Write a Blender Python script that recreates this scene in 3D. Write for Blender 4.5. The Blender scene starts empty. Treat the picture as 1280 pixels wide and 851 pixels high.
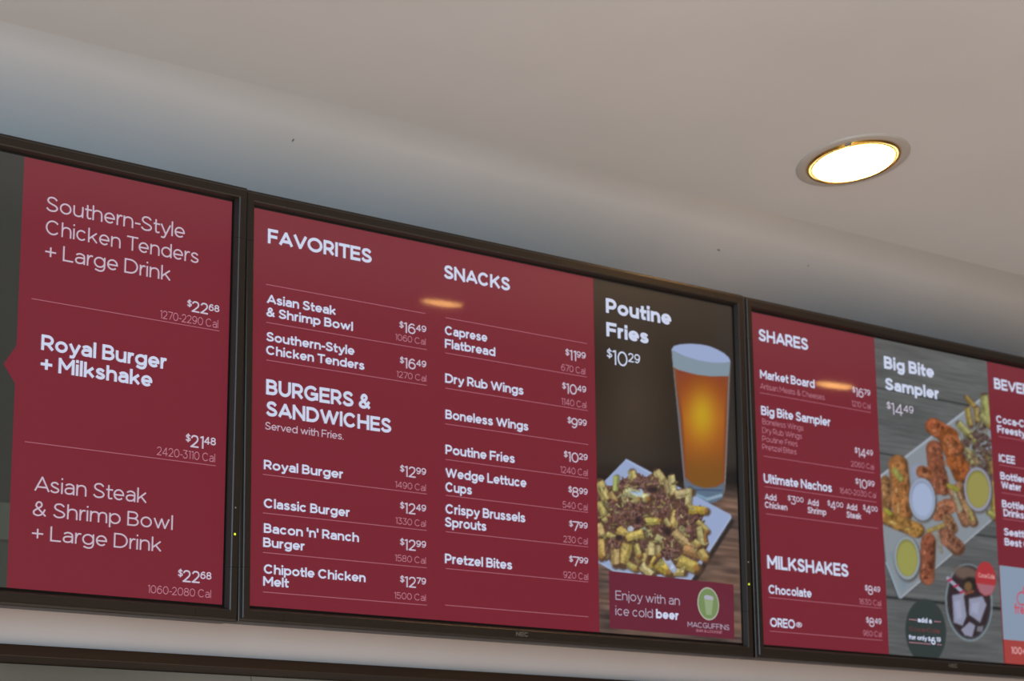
import bpy, math, random
import numpy as np
from mathutils import Matrix, Vector

random.seed(7); rng = np.random.default_rng(7)
SC = bpy.context.scene
COL = SC.collection

# ------------------------------------------------------------------ camera, world, lights
FPX = 3122.38
ALPHA = math.radians(12.5)                 # the displays lean forward by this angle
Z0 = 2.556                                 # height of the displays' lower picture edge above the floor
CEIL = Z0 + 0.74
CAM_S = Vector((-2.09777, -2.80496, -0.35711))    # camera in the middle display's own frame
CAMROT = (-0.2009480, -0.7439673, 0.0672966)

def rodr(r):
    r = np.array(r, float); a = np.linalg.norm(r); k = r / a
    K = np.array([[0, -k[2], k[1]], [k[2], 0, -k[0]], [-k[1], k[0], 0]])
    return np.eye(3) + math.sin(a) * K + (1 - math.cos(a)) * K @ K

BASIS = np.array([[1, 0, 0], [0, 0, -1], [0, 1, 0]], float)
MC = rodr(CAMROT) @ BASIS                  # rows: camera right, down, forward
RX = Matrix.Rotation(ALPHA, 4, 'X')
BASE = Matrix.Translation((0, 0, Z0)) @ RX

cam_d = bpy.data.cameras.new('camera'); cam = bpy.data.objects.new('camera', cam_d); COL.objects.link(cam)
R3 = Matrix(((MC[0][0], -MC[1][0], -MC[2][0]), (MC[0][1], -MC[1][1], -MC[2][1]), (MC[0][2], -MC[1][2], -MC[2][2]))).to_4x4()
cam.matrix_world = BASE @ Matrix.Translation(CAM_S) @ R3
cam_d.sensor_width = 36.0
cam_d.lens = FPX / 1280 * 36
cam_d.clip_start = 0.05
cam_d.dof.use_dof = True
cam_d.dof.focus_distance = 3.35
cam_d.dof.aperture_fstop = 9.0
SC.camera = cam

SC.view_settings.view_transform = 'Standard'
SC.view_settings.look = 'None'
SC.view_settings.exposure = 0.0
SC.view_settings.gamma = 1.0
SC.view_settings.use_curve_mapping = False

w = bpy.data.worlds.new('hall_air'); SC.world = w; w.use_nodes = True
w.node_tree.nodes['Background'].inputs[0].default_value = (0.80, 0.90, 1.0, 1)
w.node_tree.nodes['Background'].inputs[1].default_value = 0.10

def area(name, loc, target, sx, sy, power, color):
    d = bpy.data.lights.new(name, 'AREA'); d.shape = 'RECTANGLE'; d.size = sx; d.size_y = sy
    d.energy = power; d.color = color
    o = bpy.data.objects.new(name, d); COL.objects.link(o); o.location = loc
    o.rotation_euler = (Vector(target) - Vector(loc)).to_track_quat('-Z', 'Y').to_euler()
    return o
# daylight from the glazed shopfront far to the left, warm light thrown up from the lit counter and hall floor
area('shopfront_daylight', (-5.0, -4.4, 1.9), (-0.6, 0.0, 3.1), 3.6, 2.4, 245, (0.56, 0.78, 1.0))
area('counter_bounce', (0.1, -2.25, 0.6), (0.1, -1.9, 3.2), 6.6, 3.0, 86, (1.0, 0.845, 0.755))

# ------------------------------------------------------------------ helpers
def lin(c):
    c = np.asarray(c, float) / 255.0
    return np.where(c <= 0.04045, c / 12.92, ((c + 0.055) / 1.055) ** 2.4)

def mat(name, base=(128, 128, 128), rough=0.6, metal=0.0, spec=0.5, emit=None, estr=1.0, coat=0.0):
    m = bpy.data.materials.new(name); m.use_nodes = True
    b = m.node_tree.nodes['Principled BSDF']
    b.inputs['Base Color'].default_value = (*lin(base), 1)
    b.inputs['Roughness'].default_value = rough
    b.inputs['Metallic'].default_value = metal
    b.inputs['Specular IOR Level'].default_value = spec
    b.inputs['Coat Weight'].default_value = coat
    if emit is not None:
        b.inputs['Emission Color'].default_value = (*lin(emit), 1)
        b.inputs['Emission Strength'].default_value = estr
    return m

def noise_color(m, c1, c2, scale=6.0, detail=4.0, coord='Object', stretch=(1, 1, 1), bump=0.0, bscale=None):
    nt = m.node_tree; b = nt.nodes['Principled BSDF']
    tc = nt.nodes.new('ShaderNodeTexCoord'); mp = nt.nodes.new('ShaderNodeMapping')
    mp.inputs['Scale'].default_value = stretch
    nt.links.new(tc.outputs[coord], mp.inputs[0])
    n = nt.nodes.new('ShaderNodeTexNoise'); n.inputs['Scale'].default_value = scale; n.inputs['Detail'].default_value = detail
    nt.links.new(mp.outputs[0], n.inputs[0])
    cr = nt.nodes.new('ShaderNodeValToRGB')
    cr.color_ramp.elements[0].position = 0.3; cr.color_ramp.elements[1].position = 0.7
    cr.color_ramp.elements[0].color = (*lin(c1), 1); cr.color_ramp.elements[1].color = (*lin(c2), 1)
    nt.links.new(n.outputs[0], cr.inputs[0]); nt.links.new(cr.outputs[0], b.inputs['Base Color'])
    if bump:
        n2 = nt.nodes.new('ShaderNodeTexNoise'); n2.inputs['Scale'].default_value = bscale or scale
        n2.inputs['Detail'].default_value = 5
        nt.links.new(mp.outputs[0], n2.inputs[0])
        bp = nt.nodes.new('ShaderNodeBump'); bp.inputs['Strength'].default_value = bump; bp.inputs['Distance'].default_value = 0.01
        nt.links.new(n2.outputs[0], bp.inputs['Height']); nt.links.new(bp.outputs[0], b.inputs['Normal'])
    return m

def mesh_obj(name, verts, faces, mats, parent=None, idx=None, smooth=False):
    me = bpy.data.meshes.new(name); me.from_pydata([tuple(v) for v in verts], [], faces)
    for m in (mats if isinstance(mats, (list, tuple)) else [mats]): me.materials.append(m)
    if idx is not None: me.polygons.foreach_set('material_index', idx)
    if smooth: me.polygons.foreach_set('use_smooth', [True] * len(me.polygons))
    me.update()
    o = bpy.data.objects.new(name, me); COL.objects.link(o)
    if parent: o.parent = parent
    return o

def box_data(x0, x1, y0, y1, z0, z1, bev=0.0):
    V = [(x0, y0, z0), (x1, y0, z0), (x1, y1, z0), (x0, y1, z0), (x0, y0, z1), (x1, y0, z1), (x1, y1, z1), (x0, y1, z1)]
    F = [(0, 3, 2, 1), (4, 5, 6, 7), (0, 1, 5, 4), (1, 2, 6, 5), (2, 3, 7, 6), (3, 0, 4, 7)]
    return V, F

def box(name, x0, x1, y0, y1, z0, z1, m, parent=None, bevel=0.0):
    V, F = box_data(x0, x1, y0, y1, z0, z1)
    o = mesh_obj(name, V, F, m, parent)
    if bevel:
        bm = o.modifiers.new('bevel', 'BEVEL'); bm.width = bevel; bm.segments = 2
    return o

def empty(name, label, cat, M=None, group=None):
    o = bpy.data.objects.new(name, None); COL.objects.link(o); o.empty_display_size = 0.1
    if M is not None: o.matrix_world = M
    o['label'] = label; o['category'] = cat
    if group: o['group'] = group
    return o

def lathe(prof, n=96):
    V, F = [], []
    for r, z in prof:
        for i in range(n):
            a = 2 * math.pi * i / n; V.append((r * math.cos(a), r * math.sin(a), z))
    for j in range(len(prof) - 1):
        for i in range(n):
            k = (i + 1) % n; F.append((j * n + i, j * n + k, (j + 1) * n + k, (j + 1) * n + i))
    return V, F

# ------------------------------------------------------------------ the room
m_ceil = noise_color(mat('painted_ceiling', rough=0.9, spec=0.15), (205, 201, 195), (212, 208, 203), 2.2, 3, bump=0.10, bscale=3.0)
m_wall = noise_color(mat('painted_wall', rough=0.85, spec=0.2), (214, 199, 188), (220, 206, 196), 4, 3, bump=0.05)
m_trim = noise_color(mat('stained_wood_trim', rough=0.45), (38, 22, 9), (48, 29, 13), 5, 5, stretch=(1, 8, 12))
m_panel = noise_color(mat('grey_stone_panel', rough=0.5), (104, 100, 88), (128, 122, 110), 3.5, 6, bump=0.03)
m_joint = mat('joint_grout', (150, 146, 134), 0.8)
m_floor = noise_color(mat('hall_floor_tile', rough=0.5), (120, 104, 88), (140, 122, 104), 3, 4)

X0, X1, Y0, YW = -7.0, 8.0, -7.5, 0.085
def world_ray(x, y):
    d = MC.T @ np.array([(x - 640) / FPX, (y - 425.5) / FPX, 1.0])
    return BASE @ CAM_S, (BASE.to_3x3() @ Vector(d)).normalized()
def hit_y(x, y, yy):
    o, d = world_ray(x, y); t = (yy - o.y) / d.y; return o + d * t
def hit_z(x, y, zz):
    o, d = world_ray(x, y); t = (zz - o.z) / d.z; return o + d * t
WALLB = 0.5 * (hit_y(0, 804.5, YW - .012).z + hit_y(320, 821.5, YW - .012).z)      # lower edge of the white band (top of the wooden trim)
TRIMB = 0.5 * (hit_y(0, 820.5, YW - .012).z + hit_y(320, 835.5, YW - .012).z)
print('trim', WALLB - Z0, TRIMB - Z0)
o = box('floor', X0, X1, Y0, YW + 0.12, -0.1, 0, m_floor); o['kind'] = 'structure'
CR = 0.25
wall = box('wall_back', X0, X1, YW, YW + 0.12, TRIMB + 0.004, CEIL - CR, m_wall); wall['kind'] = 'structure'
V, F = [], []
cps = [(Y0, CEIL)] + [(YW - CR + CR * math.sin(a), CEIL - CR + CR * math.cos(a)) for a in [math.pi / 2 * i / 32 for i in range(33)]] + [(YW + .12, CEIL - CR), (YW + .12, CEIL + .1), (Y0, CEIL + .1)]
for xx in (X0, X1): V += [(xx, y, z) for y, z in cps]
nc = len(cps)
for i in range(nc): F.append((i, (i + 1) % nc, nc + (i + 1) % nc, nc + i))
F += [tuple(range(nc))[::-1], tuple(range(nc, 2 * nc))]
o = ceil_obj = mesh_obj('ceiling', V, F, m_ceil); o['kind'] = 'structure'
for i, pl in enumerate(o.data.polygons): pl.use_smooth = 1 <= i < 33
o = box('wall_front', X0, X1, Y0 - .12, Y0, 0, CEIL, m_wall); o['kind'] = 'structure'
o = box('wall_right', X1, X1 + .12, Y0 - .12, YW + .12, 0, CEIL, m_wall); o['kind'] = 'structure'
o = box('trim_1', X0, X1, YW - 0.012, YW + 0.02, TRIMB, WALLB, m_trim, bevel=0.0015); o['kind'] = 'structure'
lower = box('wall_lower', X0, X1, YW + 0.02, YW + 0.12, 0, TRIMB, m_joint); lower['kind'] = 'structure'

m_mark = mat('ceiling_scuff', (110, 100, 90), 0.9)
def ceiling_hit(x, y):
    o, d = world_ray(x, y); t = 2.0
    while t < 8:
        p = o + d * t; yc, zc = YW - CR, CEIL - CR
        surf = CEIL if p.y < yc else zc + math.sqrt(max(0, CR * CR - (p.y - yc) ** 2))
        if p.z > surf: break
        t += .0005
    n = Vector((0, 0, -1)) if p.y < yc else Vector((0, -(p.y - yc), -(p.z - zc))).normalized()
    return p, n
for (mx, my, sx_, sy_) in ((366, 175, .0016, .0045), (898, 312, .0055, .0018), (1010, 332, .003, .0015)):
    p_, n_ = ceiling_hit(mx, my); q_ = n_.to_track_quat('Z', 'Y')
    Vv = []
    for i_ in range(9):
        a_ = 2 * math.pi * i_ / 9; rr_ = random.uniform(.6, 1.1)
        Vv.append(p_ + n_ * .0008 + q_ @ Vector((sx_ * rr_ * math.cos(a_), sy_ * rr_ * math.sin(a_), 0)))
    mesh_obj('scuff_mark', Vv, [tuple(range(9))], m_mark, ceil_obj)

# ------------------------------------------------------------------ displays: frames of reference
W, H = 1.018, 0.573
gL, gR, yL, yR, tL, tR, dzR, dzL = 0.04766, 0.05224, -0.02292, 0.00652, -0.01882, 0.00793, 0.00040, -0.00166
def local(origin, X, tz):
    X = Vector(X).normalized(); Z = Vector((0, tz, 1)).normalized()
    Y = Z.cross(X).normalized(); Z = X.cross(Y)
    return Matrix(((X.x, Y.x, Z.x, origin[0]), (X.y, Y.y, Z.y, origin[1]), (X.z, Y.z, Z.z, origin[2]), (0, 0, 0, 1)))
LOC = {0: Matrix.Identity(4),
       1: local((W + gR, 0, dzR), (math.cos(yR), math.sin(yR), 0), tR),
       -1: local((-gL - W * math.cos(yL), W * math.sin(yL), dzL), (math.cos(yL), -math.sin(yL), 0), tL)}
LINV = {k: v.inverted() for k, v in LOC.items()}
LNP = {k: np.array(v) for k, v in LOC.items()}
CS = np.array(CAM_S)

def px_uv(s, x, y):
    d = MC.T @ np.array([(x - 640) / FPX, (y - 425.5) / FPX, 1.0])
    a = LINV[s] @ Vector(CS); b = LINV[s].to_3x3() @ Vector(d)
    t = -a.y / b.y
    return a.x + t * b.x, a.z + t * b.z

def uv_px(s, u, v):
    u = np.asarray(u, float); v = np.asarray(v, float)
    L = LNP[s]
    P = u[..., None] * L[:3, 0] + v[..., None] * L[:3, 2] + L[:3, 3]
    c = (P - CS) @ MC.T
    return 640 + FPX * c[..., 0] / c[..., 2], 425.5 + FPX * c[..., 1] / c[..., 2]

# stone panels under the trim, thin light joints between them
jx = hit_y(313, 842, YW + 0.0175).x
k = -4
while jx + k * 0.92 < X1:
    a = max(X0, jx + k * 0.92 + 0.0012); b = min(X1, jx + (k + 1) * 0.92 - 0.0012)
    if b > a:
        for r in range(2):
            box('panel', a, b, YW + 0.0175, YW + 0.02, TRIMB - 0.6 * (r + 1) + 0.001, TRIMB - 0.6 * r - 0.001, m_panel, lower)
    k += 1

# ------------------------------------------------------------------ lettering: strokes of a geometric sans
def arc(cx, cy, rx, ry, a0, a1, n=18):
    return [(cx + rx * math.cos(math.radians(a0 + (a1 - a0) * i / n)), cy + ry * math.sin(math.radians(a0 + (a1 - a0) * i / n))) for i in range(n + 1)]
def spl(*P, n=5):
    P = list(P); Q = [P[0]] + P + [P[-1]]; out = []
    for i in range(1, len(Q) - 2):
        p0, p1, p2, p3 = Q[i - 1], Q[i], Q[i + 1], Q[i + 2]
        for j in range(n):
            t = j / n
            out.append(tuple(0.5 * (2 * p1[a] + (p2[a] - p0[a]) * t + (2 * p0[a] - 5 * p1[a] + 4 * p2[a] - p3[a]) * t * t + (3 * p1[a] - p0[a] - 3 * p2[a] + p3[a]) * t ** 3) for a in (0, 1)))
    out.append(P[-1]); return out
LN = lambda *p: list(p)
XH = 0.74; xm = XH / 2
G = {
 'A': (.86, 'c', [LN((0, 0), (.5, 1)), LN((.5, 1), (1, 0)), LN((.2, .27), (.8, .27))]),
 'B': (.66, 'c', [LN((0, 0), (0, 1)), LN((0, 1), (.5, 1)) + arc(.5, .76, .42, .24, 90, -90) + LN((0, .52)), LN((0, .52), (.55, .52)) + arc(.55, .26, .45, .26, 90, -90) + LN((0, 0))]),
 'C': (.84, 'c', [arc(.5, .5, .5, .5, 42, 318, 26)]),
 'D': (.8, 'c', [LN((0, 0), (0, 1)), LN((0, 1), (.4, 1)) + arc(.4, .5, .6, .5, 90, -90, 22) + LN((0, 0))]),
 'E': (.62, 'c', [LN((0, 0), (0, 1)), LN((0, 1), (1, 1)), LN((0, .51), (.9, .51)), LN((0, 0), (1, 0))]),
 'F': (.6, 'c', [LN((0, 0), (0, 1)), LN((0, 1), (1, 1)), LN((0, .48), (.9, .48))]),
 'G': (.88, 'c', [arc(.5, .5, .5, .5, 45, 322, 26), LN((.98, .1), (.98, .44)), LN((.98, .46), (.58, .46))]),
 'H': (.76, 'c', [LN((0, 0), (0, 1)), LN((1, 0), (1, 1)), LN((0, .5), (1, .5))]),
 'I': (0, 'c', [LN((0, 0), (0, 1))]),
 'K': (.74, 'c', [LN((0, 0), (0, 1)), LN((0, .32), (.95, 1)), LN((.35, .58), (1, 0))]),
 'L': (.58, 'c', [LN((0, 0), (0, 1)), LN((0, 0), (1, 0))]),
 'M': (.88, 'c', [LN((0, 0), (0, 1)), LN((0, 1), (.5, .32)), LN((.5, .32), (1, 1)), LN((1, 1), (1, 0))]),
 'N': (.78, 'c', [LN((0, 0), (0, 1)), LN((0, 1), (1, 0)), LN((1, 1), (1, 0))]),
 'O': (.96, 'c', [arc(.5, .5, .5, .5, 0, 360, 32)]),
 'P': (.64, 'c', [LN((0, 0), (0, 1)), LN((0, 1), (.5, 1)) + arc(.5, .68, .5, .32, 90, -90) + LN((0, .36))]),
 'R': (.66, 'c', [LN((0, 0), (0, 1)), LN((0, 1), (.5, 1)) + arc(.5, .7, .47, .3, 90, -90) + LN((0, .4)), LN((.5, .4), (1, 0))]),
 'S': (.66, 'c', [spl((.93, .84), (.75, .96), (.5, 1), (.2, .94), (.07, .76), (.2, .6), (.5, .5), (.82, .41), (1, .25), (.86, .07), (.5, 0), (.2, .04), (0, .17))]),
 'T': (.7, 'c', [LN((0, 1), (1, 1)), LN((.5, 0), (.5, 1))]),
 'U': (.74, 'c', [LN((0, 1), (0, .4)) + arc(.5, .4, .5, .4, 180, 360) + LN((1, 1))]),
 'V': (.84, 'c', [LN((0, 1), (.5, 0)), LN((.5, 0), (1, 1))]),
 'W': (1.24, 'c', [LN((0, 1), (.26, 0)), LN((.26, 0), (.5, 1)), LN((.5, 1), (.74, 0)), LN((.74, 0), (1, 1))]),
 '0': (.7, 'c', [arc(.5, .5, .5, .5, 0, 360, 30)]),
 '1': (.24, 'c', [LN((1, 0), (1, 1)), LN((0, .93), (1, 1))]),
 '2': (.6, 'c', [spl((.02, .8), (.2, .96), (.5, 1), (.82, .94), (.95, .73), (.8, .48), (.03, 0)), LN((0, 0), (1, 0))]),
 '3': (.6, 'c', [LN((.05, 1), (.95, 1)), LN((.93, 1), (.45, .6)), spl((.45, .6), (.8, .56), (1, .32), (.85, .07), (.48, 0), (.15, .06), (0, .2))]),
 '4': (.68, 'c', [LN((.75, 0), (.75, 1)), LN((.72, 1), (0, .25)), LN((0, .25), (1, .25))]),
 '5': (.6, 'c', [LN((.92, 1), (.14, 1)), LN((.14, 1), (.08, .52)), spl((.08, .52), (.45, .62), (.85, .54), (1, .31), (.85, .08), (.48, 0), (.18, .05), (0, .18))]),
 '6': (.64, 'c', [arc(.5, .32, .5, .32, 0, 360, 24), spl((.03, .38), (.08, .7), (.35, .95), (.62, 1), (.9, .9))]),
 '7': (.62, 'c', [LN((0, 1), (1, 1)), LN((1, 1), (.32, 0))]),
 '8': (.64, 'c', [arc(.5, .77, .43, .23, 0, 360, 24), arc(.5, .27, .5, .27, 0, 360, 24)]),
 '9': (.64, 'c', [arc(.5, .68, .5, .32, 0, 360, 24), spl((.97, .62), (.92, .3), (.65, .05), (.38, 0), (.1, .1))]),
 '$': (.6, 'c', [spl((.93, .8), (.75, .92), (.5, .95), (.2, .9), (.07, .74), (.2, .6), (.5, .5), (.82, .41), (1, .26), (.86, .1), (.5, .05), (.2, .08), (0, .2)), LN((.5, -.1), (.5, 1.1))]),
 '%': (.8, 'c', [arc(.2, .8, .2, .2, 0, 360, 14), arc(.8, .2, .2, .2, 0, 360, 14), LN((.1, 0), (.9, 1))]),
 '&': (.74, 'c', [spl((1, 0), (.28, .62), (.22, .8), (.32, .96), (.48, 1), (.62, .94), (.68, .8), (.58, .64), (.2, .42), (.02, .26), (.08, .08), (.35, 0), (.62, .06), (.82, .24), (.95, .46))]),
 '+': (.6, 'c', [LN((0, .42), (1, .42)), LN((.5, .12), (.5, .72))]),
 '-': (.3, 'c', [LN((0, .36), (1, .36))]),
 "'": (0, 'c', [LN((0, .72), (0, 1))]),
 '.': (0, 'c', [LN((0, 0), (0, .005))]),
 '\u00ae': (.7, 'c', [arc(.5, .6, .5, .38, 0, 360, 18), LN((.36, .42), (.36, .78)), spl((.36, .78), (.66, .76), (.66, .62), (.36, .6)), LN((.5, .6), (.68, .42))]),
 'a': (.56, 'l', [LN((1, 0), (1, .42)) + spl((1, .45), (.93, .64), (.6, XH), (.3, .72), (.08, .64)), spl((1, .42), (.5, .44), (.12, .37), (0, .21), (.12, .05), (.42, 0), (.8, .06), (1, .24))]),
 'b': (.66, 'l', [LN((0, 0), (0, 1)), arc(.5, xm, .5, xm, 0, 360, 24)]),
 'c': (.6, 'l', [arc(.52, xm, .52, xm, 45, 315, 22)]),
 'd': (.66, 'l', [LN((1, 0), (1, 1)), arc(.5, xm, .5, xm, 0, 360, 24)]),
 'e': (.62, 'l', [LN((.03, xm * .95), (1, xm * .95)), arc(.5, xm, .5, xm, -4, 312, 24)]),
 'f': (.36, 'l', [LN((.3, 0), (.3, .78)) + spl((.3, .8), (.42, .95), (.7, 1), (1, .98)), LN((-.05, .68), (.95, .68))]),
 'g': (.66, 'l', [arc(.5, xm, .5, xm, 0, 360, 24), LN((1, XH), (1, .02)) + spl((1, -.02), (.85, -.2), (.5, -.26), (.1, -.18))]),
 'h': (.58, 'l', [LN((0, 0), (0, 1)), spl((0, .4), (.12, .64), (.5, XH), (.88, .66), (1, .42)) + LN((1, 0))]),
 'i': (0, 'l', [LN((0, 0), (0, XH)), LN((0, 1.02), (0, 1.03))]),
 'j': (.06, 'l', [LN((1, XH), (1, -.08)) + spl((1, -.1), (.3, -.24), (-2, -.26)), LN((1, 1.02), (1, 1.03))]),
 'k': (.56, 'l', [LN((0, 0), (0, 1)), LN((0, .22), (.95, XH)), LN((.4, .42), (1, 0))]),
 'l': (0, 'l', [LN((0, 0), (0, 1.02))]),
 'm': (1.0, 'l', [LN((0, 0), (0, XH)), spl((0, .4), (.08, .66), (.27, XH), (.45, .66), (.5, .42)) + LN((.5, 0)), spl((.5, .4), (.58, .66), (.77, XH), (.95, .66), (1, .42)) + LN((1, 0))]),
 'n': (.58, 'l', [LN((0, 0), (0, XH)), spl((0, .4), (.12, .64), (.5, XH), (.88, .66), (1, .42)) + LN((1, 0))]),
 'o': (.66, 'l', [arc(.5, xm, .5, xm, 0, 360, 26)]),
 'p': (.66, 'l', [LN((0, -.25), (0, XH)), arc(.5, xm, .5, xm, 0, 360, 24)]),
 'r': (.34, 'l', [LN((0, 0), (0, XH)), spl((0, .38), (.25, .62), (.6, XH), (1, XH * .98))]),
 's': (.5, 'l', [spl((.92, .63), (.7, .72), (.45, XH), (.15, .68), (.06, .55), (.25, .43), (.6, .35), (.95, .25), (.95, .1), (.7, .01), (.42, 0), (.15, .04), (0, .11))]),
 't': (.36, 'l', [LN((.3, .94), (.3, .2)) + spl((.3, .18), (.42, .03), (.7, 0), (1, .03)), LN((-.05, .68), (1, .68))]),
 'u': (.58, 'l', [LN((1, 0), (1, XH)), LN((0, XH), (0, .32)) + spl((0, .3), (.12, .08), (.5, 0), (.88, .1), (1, .34))]),
 'v': (.62, 'l', [LN((0, XH), (.5, 0)), LN((.5, 0), (1, XH))]),
 'w': (.96, 'l', [LN((0, XH), (.27, 0)), LN((.27, 0), (.5, XH)), LN((.5, XH), (.73, 0)), LN((.73, 0), (1, XH))]),
 'y': (.62, 'l', [LN((0, XH), (.5, 0)), LN((1, XH), (.48, -.08)) + spl((.44, -.14), (.32, -.25), (.02, -.25))]),
 'z': (.54, 'l', [LN((.03, XH), (1, XH)), LN((1, XH), (0, 0)), LN((0, 0), (1, 0))]),
}

def ribbon(P, h, V, F):
    P = [p for i, p in enumerate(P) if i == 0 or math.hypot(p[0] - P[i - 1][0], p[1] - P[i - 1][1]) > 1e-5]
    if len(P) < 2: return
    closed = math.hypot(P[0][0] - P[-1][0], P[0][1] - P[-1][1]) < 1e-4 and len(P) > 3
    n = len(P); base = len(V)
    def d(i, j):
        x, y = P[j][0] - P[i][0], P[j][1] - P[i][1]; l = math.hypot(x, y) or 1e-9; return x / l, y / l
    if not closed:
        for e, (i, j) in ((0, (0, 1)), (1, (n - 1, n - 2))):
            dx, dy = d(j, i)
            ext = h if (abs(dx) < .12 or abs(dy) < .12) and n == 2 else (h if abs(dx) < .02 or abs(dy) < .02 else h * .45)
            P[i] = (P[i][0] + dx * ext, P[i][1] + dy * ext)
    for i in range(n):
        if closed:
            a = d((i - 1) % (n - 1), i % (n - 1) if i < n - 1 else 0) if i not in (0, n - 1) else d(n - 2, n - 1)
            b = d(i, i + 1) if i < n - 1 else d(0, 1)
            if i == 0: a = d(n - 2, n - 1)
        else:
            a = d(i - 1, i) if i > 0 else d(i, i + 1)
            b = d(i, i + 1) if i < n - 1 else a
        nx, ny = -(a[1] + b[1]), a[0] + b[0]; l = math.hypot(nx, ny) or 1e-9; nx /= l; ny /= l
        c = max(0.5, nx * -a[1] + ny * a[0])
        V.append((P[i][0] + nx * h / c, P[i][1] + ny * h / c)); V.append((P[i][0] - nx * h / c, P[i][1] - ny * h / c))
    for i in range(n - 1):
        q = base + 2 * i; F.append((q, q + 1, q + 3, q + 2))

def set_text(runs):
    """runs: (text, scale, yoff, weight) in cap heights -> verts, faces, width"""
    V, F, x = [], [], 0.0
    for txt, sc, yo, wt in runs:
        hh = wt / 2
        for ch in txt:
            if ch == ' ': x += .34 * sc; continue
            gw, cls, st = G[ch]; gw = gw * 1.12 + wt * .5 if gw else wt
            top = 1.0 if cls == 'c' else XH
            def Y(y):
                if cls == 'c': return hh + y * (1 - wt)
                if y < 0: return y + hh
                if y <= top: return hh + y / top * (top - wt)
                return y - hh
            v2, f2 = [], []
            for s in st:
                ribbon([(hh + px * max(gw - wt, 0.0), Y(py)) for px, py in s], hh, v2, f2)
            b = len(V)
            V += [(x + a * sc, yo + c * sc) for a, c in v2]; F += [tuple(b + i for i in f) for f in f2]
            sb = .085 + .45 * max(0, .19 - wt) if ch not in 'AVTvyrft7-' else .045
            x += (gw + sb ) * sc
        x -= .05 if len(runs) > 1 else 0
    return V, F, max(a for a, _ in V)

CROP = {'A': (0, 160, 2.6594), 'B': (0, 460, 2.175), 'C': (300, 240, 3.273), 'D': (300, 460, 2.431), 'E': (530, 300, 3.274),
        'F': (530, 540, 3.039), 'G': (730, 340, 3.273), 'H': (730, 560, 3.273), 'I': (920, 370, 3.70), 'J': (920, 580, 3.14),
        'K': (1090, 420, 3.868), 'L': (1090, 620, 3.684), 'M': (1125, 740, 10.01), 'P': (0, 0, 1.0)}
def cp(c, x, y): a, b, s = CROP[c]; return a + x / s, b + y / s

E_GAIN = 1.0
def screen_mat(name, rgb, haze=0.0):
    m = mat(name, (15, 14, 16), rough=0.38, spec=0.8, emit=rgb, estr=E_GAIN, coat=0.9)
    m.node_tree.nodes['Principled BSDF'].inputs['Coat Roughness'].default_value = 0.03
    return m
M_RED = screen_mat('screen_maroon', (114, 15, 37))
M_BORDER = mat('screen_border_black', (8, 7, 6), 0.3)
M_WHITE = screen_mat('screen_letters_bright', (200, 208, 232))
M_SOFT = screen_mat('screen_letters_soft', (196, 188, 206))
M_BOOK = screen_mat('screen_letters_book', (192, 176, 192))
M_DIM = screen_mat('screen_letters_dim', (186, 128, 144))
M_RULE = screen_mat('screen_rule', (158, 92, 106))
M_DARKRED = screen_mat('screen_letters_dark_red', (116, 50, 52))
M_TAG = screen_mat('screen_letters_tag', (210, 150, 150))
M_LOGO = screen_mat('screen_letters_logo', (168, 158, 176))
M_POP = screen_mat('screen_letters_red', (190, 70, 90))

SCREEN = {}
EPS = {'n': 0.0012}
def put(s, name, V, F, m, y=-0.0012, label=None):
    o = mesh_obj(name, [(a, y, b) for a, b in V], F, m, SCREEN[s])
    if label: o['label'] = label
    return o

def text_at(s, c, x0, y0, x1, cap, runs, m, name):
    X0p, Y0p = cp(c, x0, y0); X1p = cp(c, x1, 0)[0]
    capn = cap / CROP[c][2]
    u0, v0 = px_uv(s, X0p, Y0p); _, v1 = px_uv(s, X0p, Y0p - capn)
    hgt = v1 - v0
    yy = Y0p + (X1p - X0p) * .14
    for _ in range(4):
        u1 = px_uv(s, X1p, yy)[0]; yy = float(uv_px(s, u1, v0)[1])
    V, F, wd = set_text(runs)
    sx = (u1 - u0) / wd
    return put(s, name, [(u0 + a * sx, v0 + b * hgt) for a, b in V], F, m)

STY = {'heading': (.205, 'menu_heading'), 'item': (.19, 'menu_item_text'), 'book': (.105, 'menu_text'), 'xbold': (.225, 'picture_title'), 'cal': (.085, 'calorie_text'), 'reg': (.12, 'menu_text')}
def T(s, c, x0, y0, x1, cap, style, text, m=None):
    wt, name = STY[style]
    if m is None: m = {'heading': M_WHITE, 'item': M_WHITE, 'xbold': M_WHITE, 'book': M_BOOK, 'cal': M_DIM, 'reg': M_SOFT}[style]
    return text_at(s, c, x0, y0, x1, cap, [(text, 1, 0, wt)], m, name)
def P(s, c, x0, y0, x1, cap, a, b, m=None, wt=.12):
    return text_at(s, c, x0, y0, x1, cap, [('$', .6, .42, wt * 1.25), (a, 1, 0, wt), (b, .62, .38, wt * 1.25)], m or M_SOFT, 'price_text')
def RULE(s, c, x0, y0, x1, th=1.0, m=None):
    a, b = cp(c, x0, y0); X1p = cp(c, x1, 0)[0]
    u0, v0 = px_uv(s, a, b); yy = b + (X1p - a) * .14
    for _ in range(4):
        u1 = px_uv(s, X1p, yy)[0]; yy = float(uv_px(s, u1, v0)[1])
    t = th * 0.0006
    return put(s, 'divider_line', [(u0, v0 - t), (u1, v0 - t), (u1, v0 + t), (u0, v0 + t)], [(0, 1, 2, 3)], m or M_RULE)
def poly(s, name, pts, m, y=-0.0006, label=None, c='P'):
    V = [px_uv(s, *cp(c, *p)) for p in pts]
    return put(s, name, V, [tuple(range(len(V)))], m, y, label)
def oval(s, name, cx, cy, rx, ry, m, y=-0.0008, n=40, label=None):
    pts = [(cx + rx * math.cos(2 * math.pi * i / n), cy + ry * math.sin(2 * math.pi * i / n) + .16 * rx * math.cos(2 * math.pi * i / n)) for i in range(n)]
    return poly(s, name, pts, m, y, label)

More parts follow.
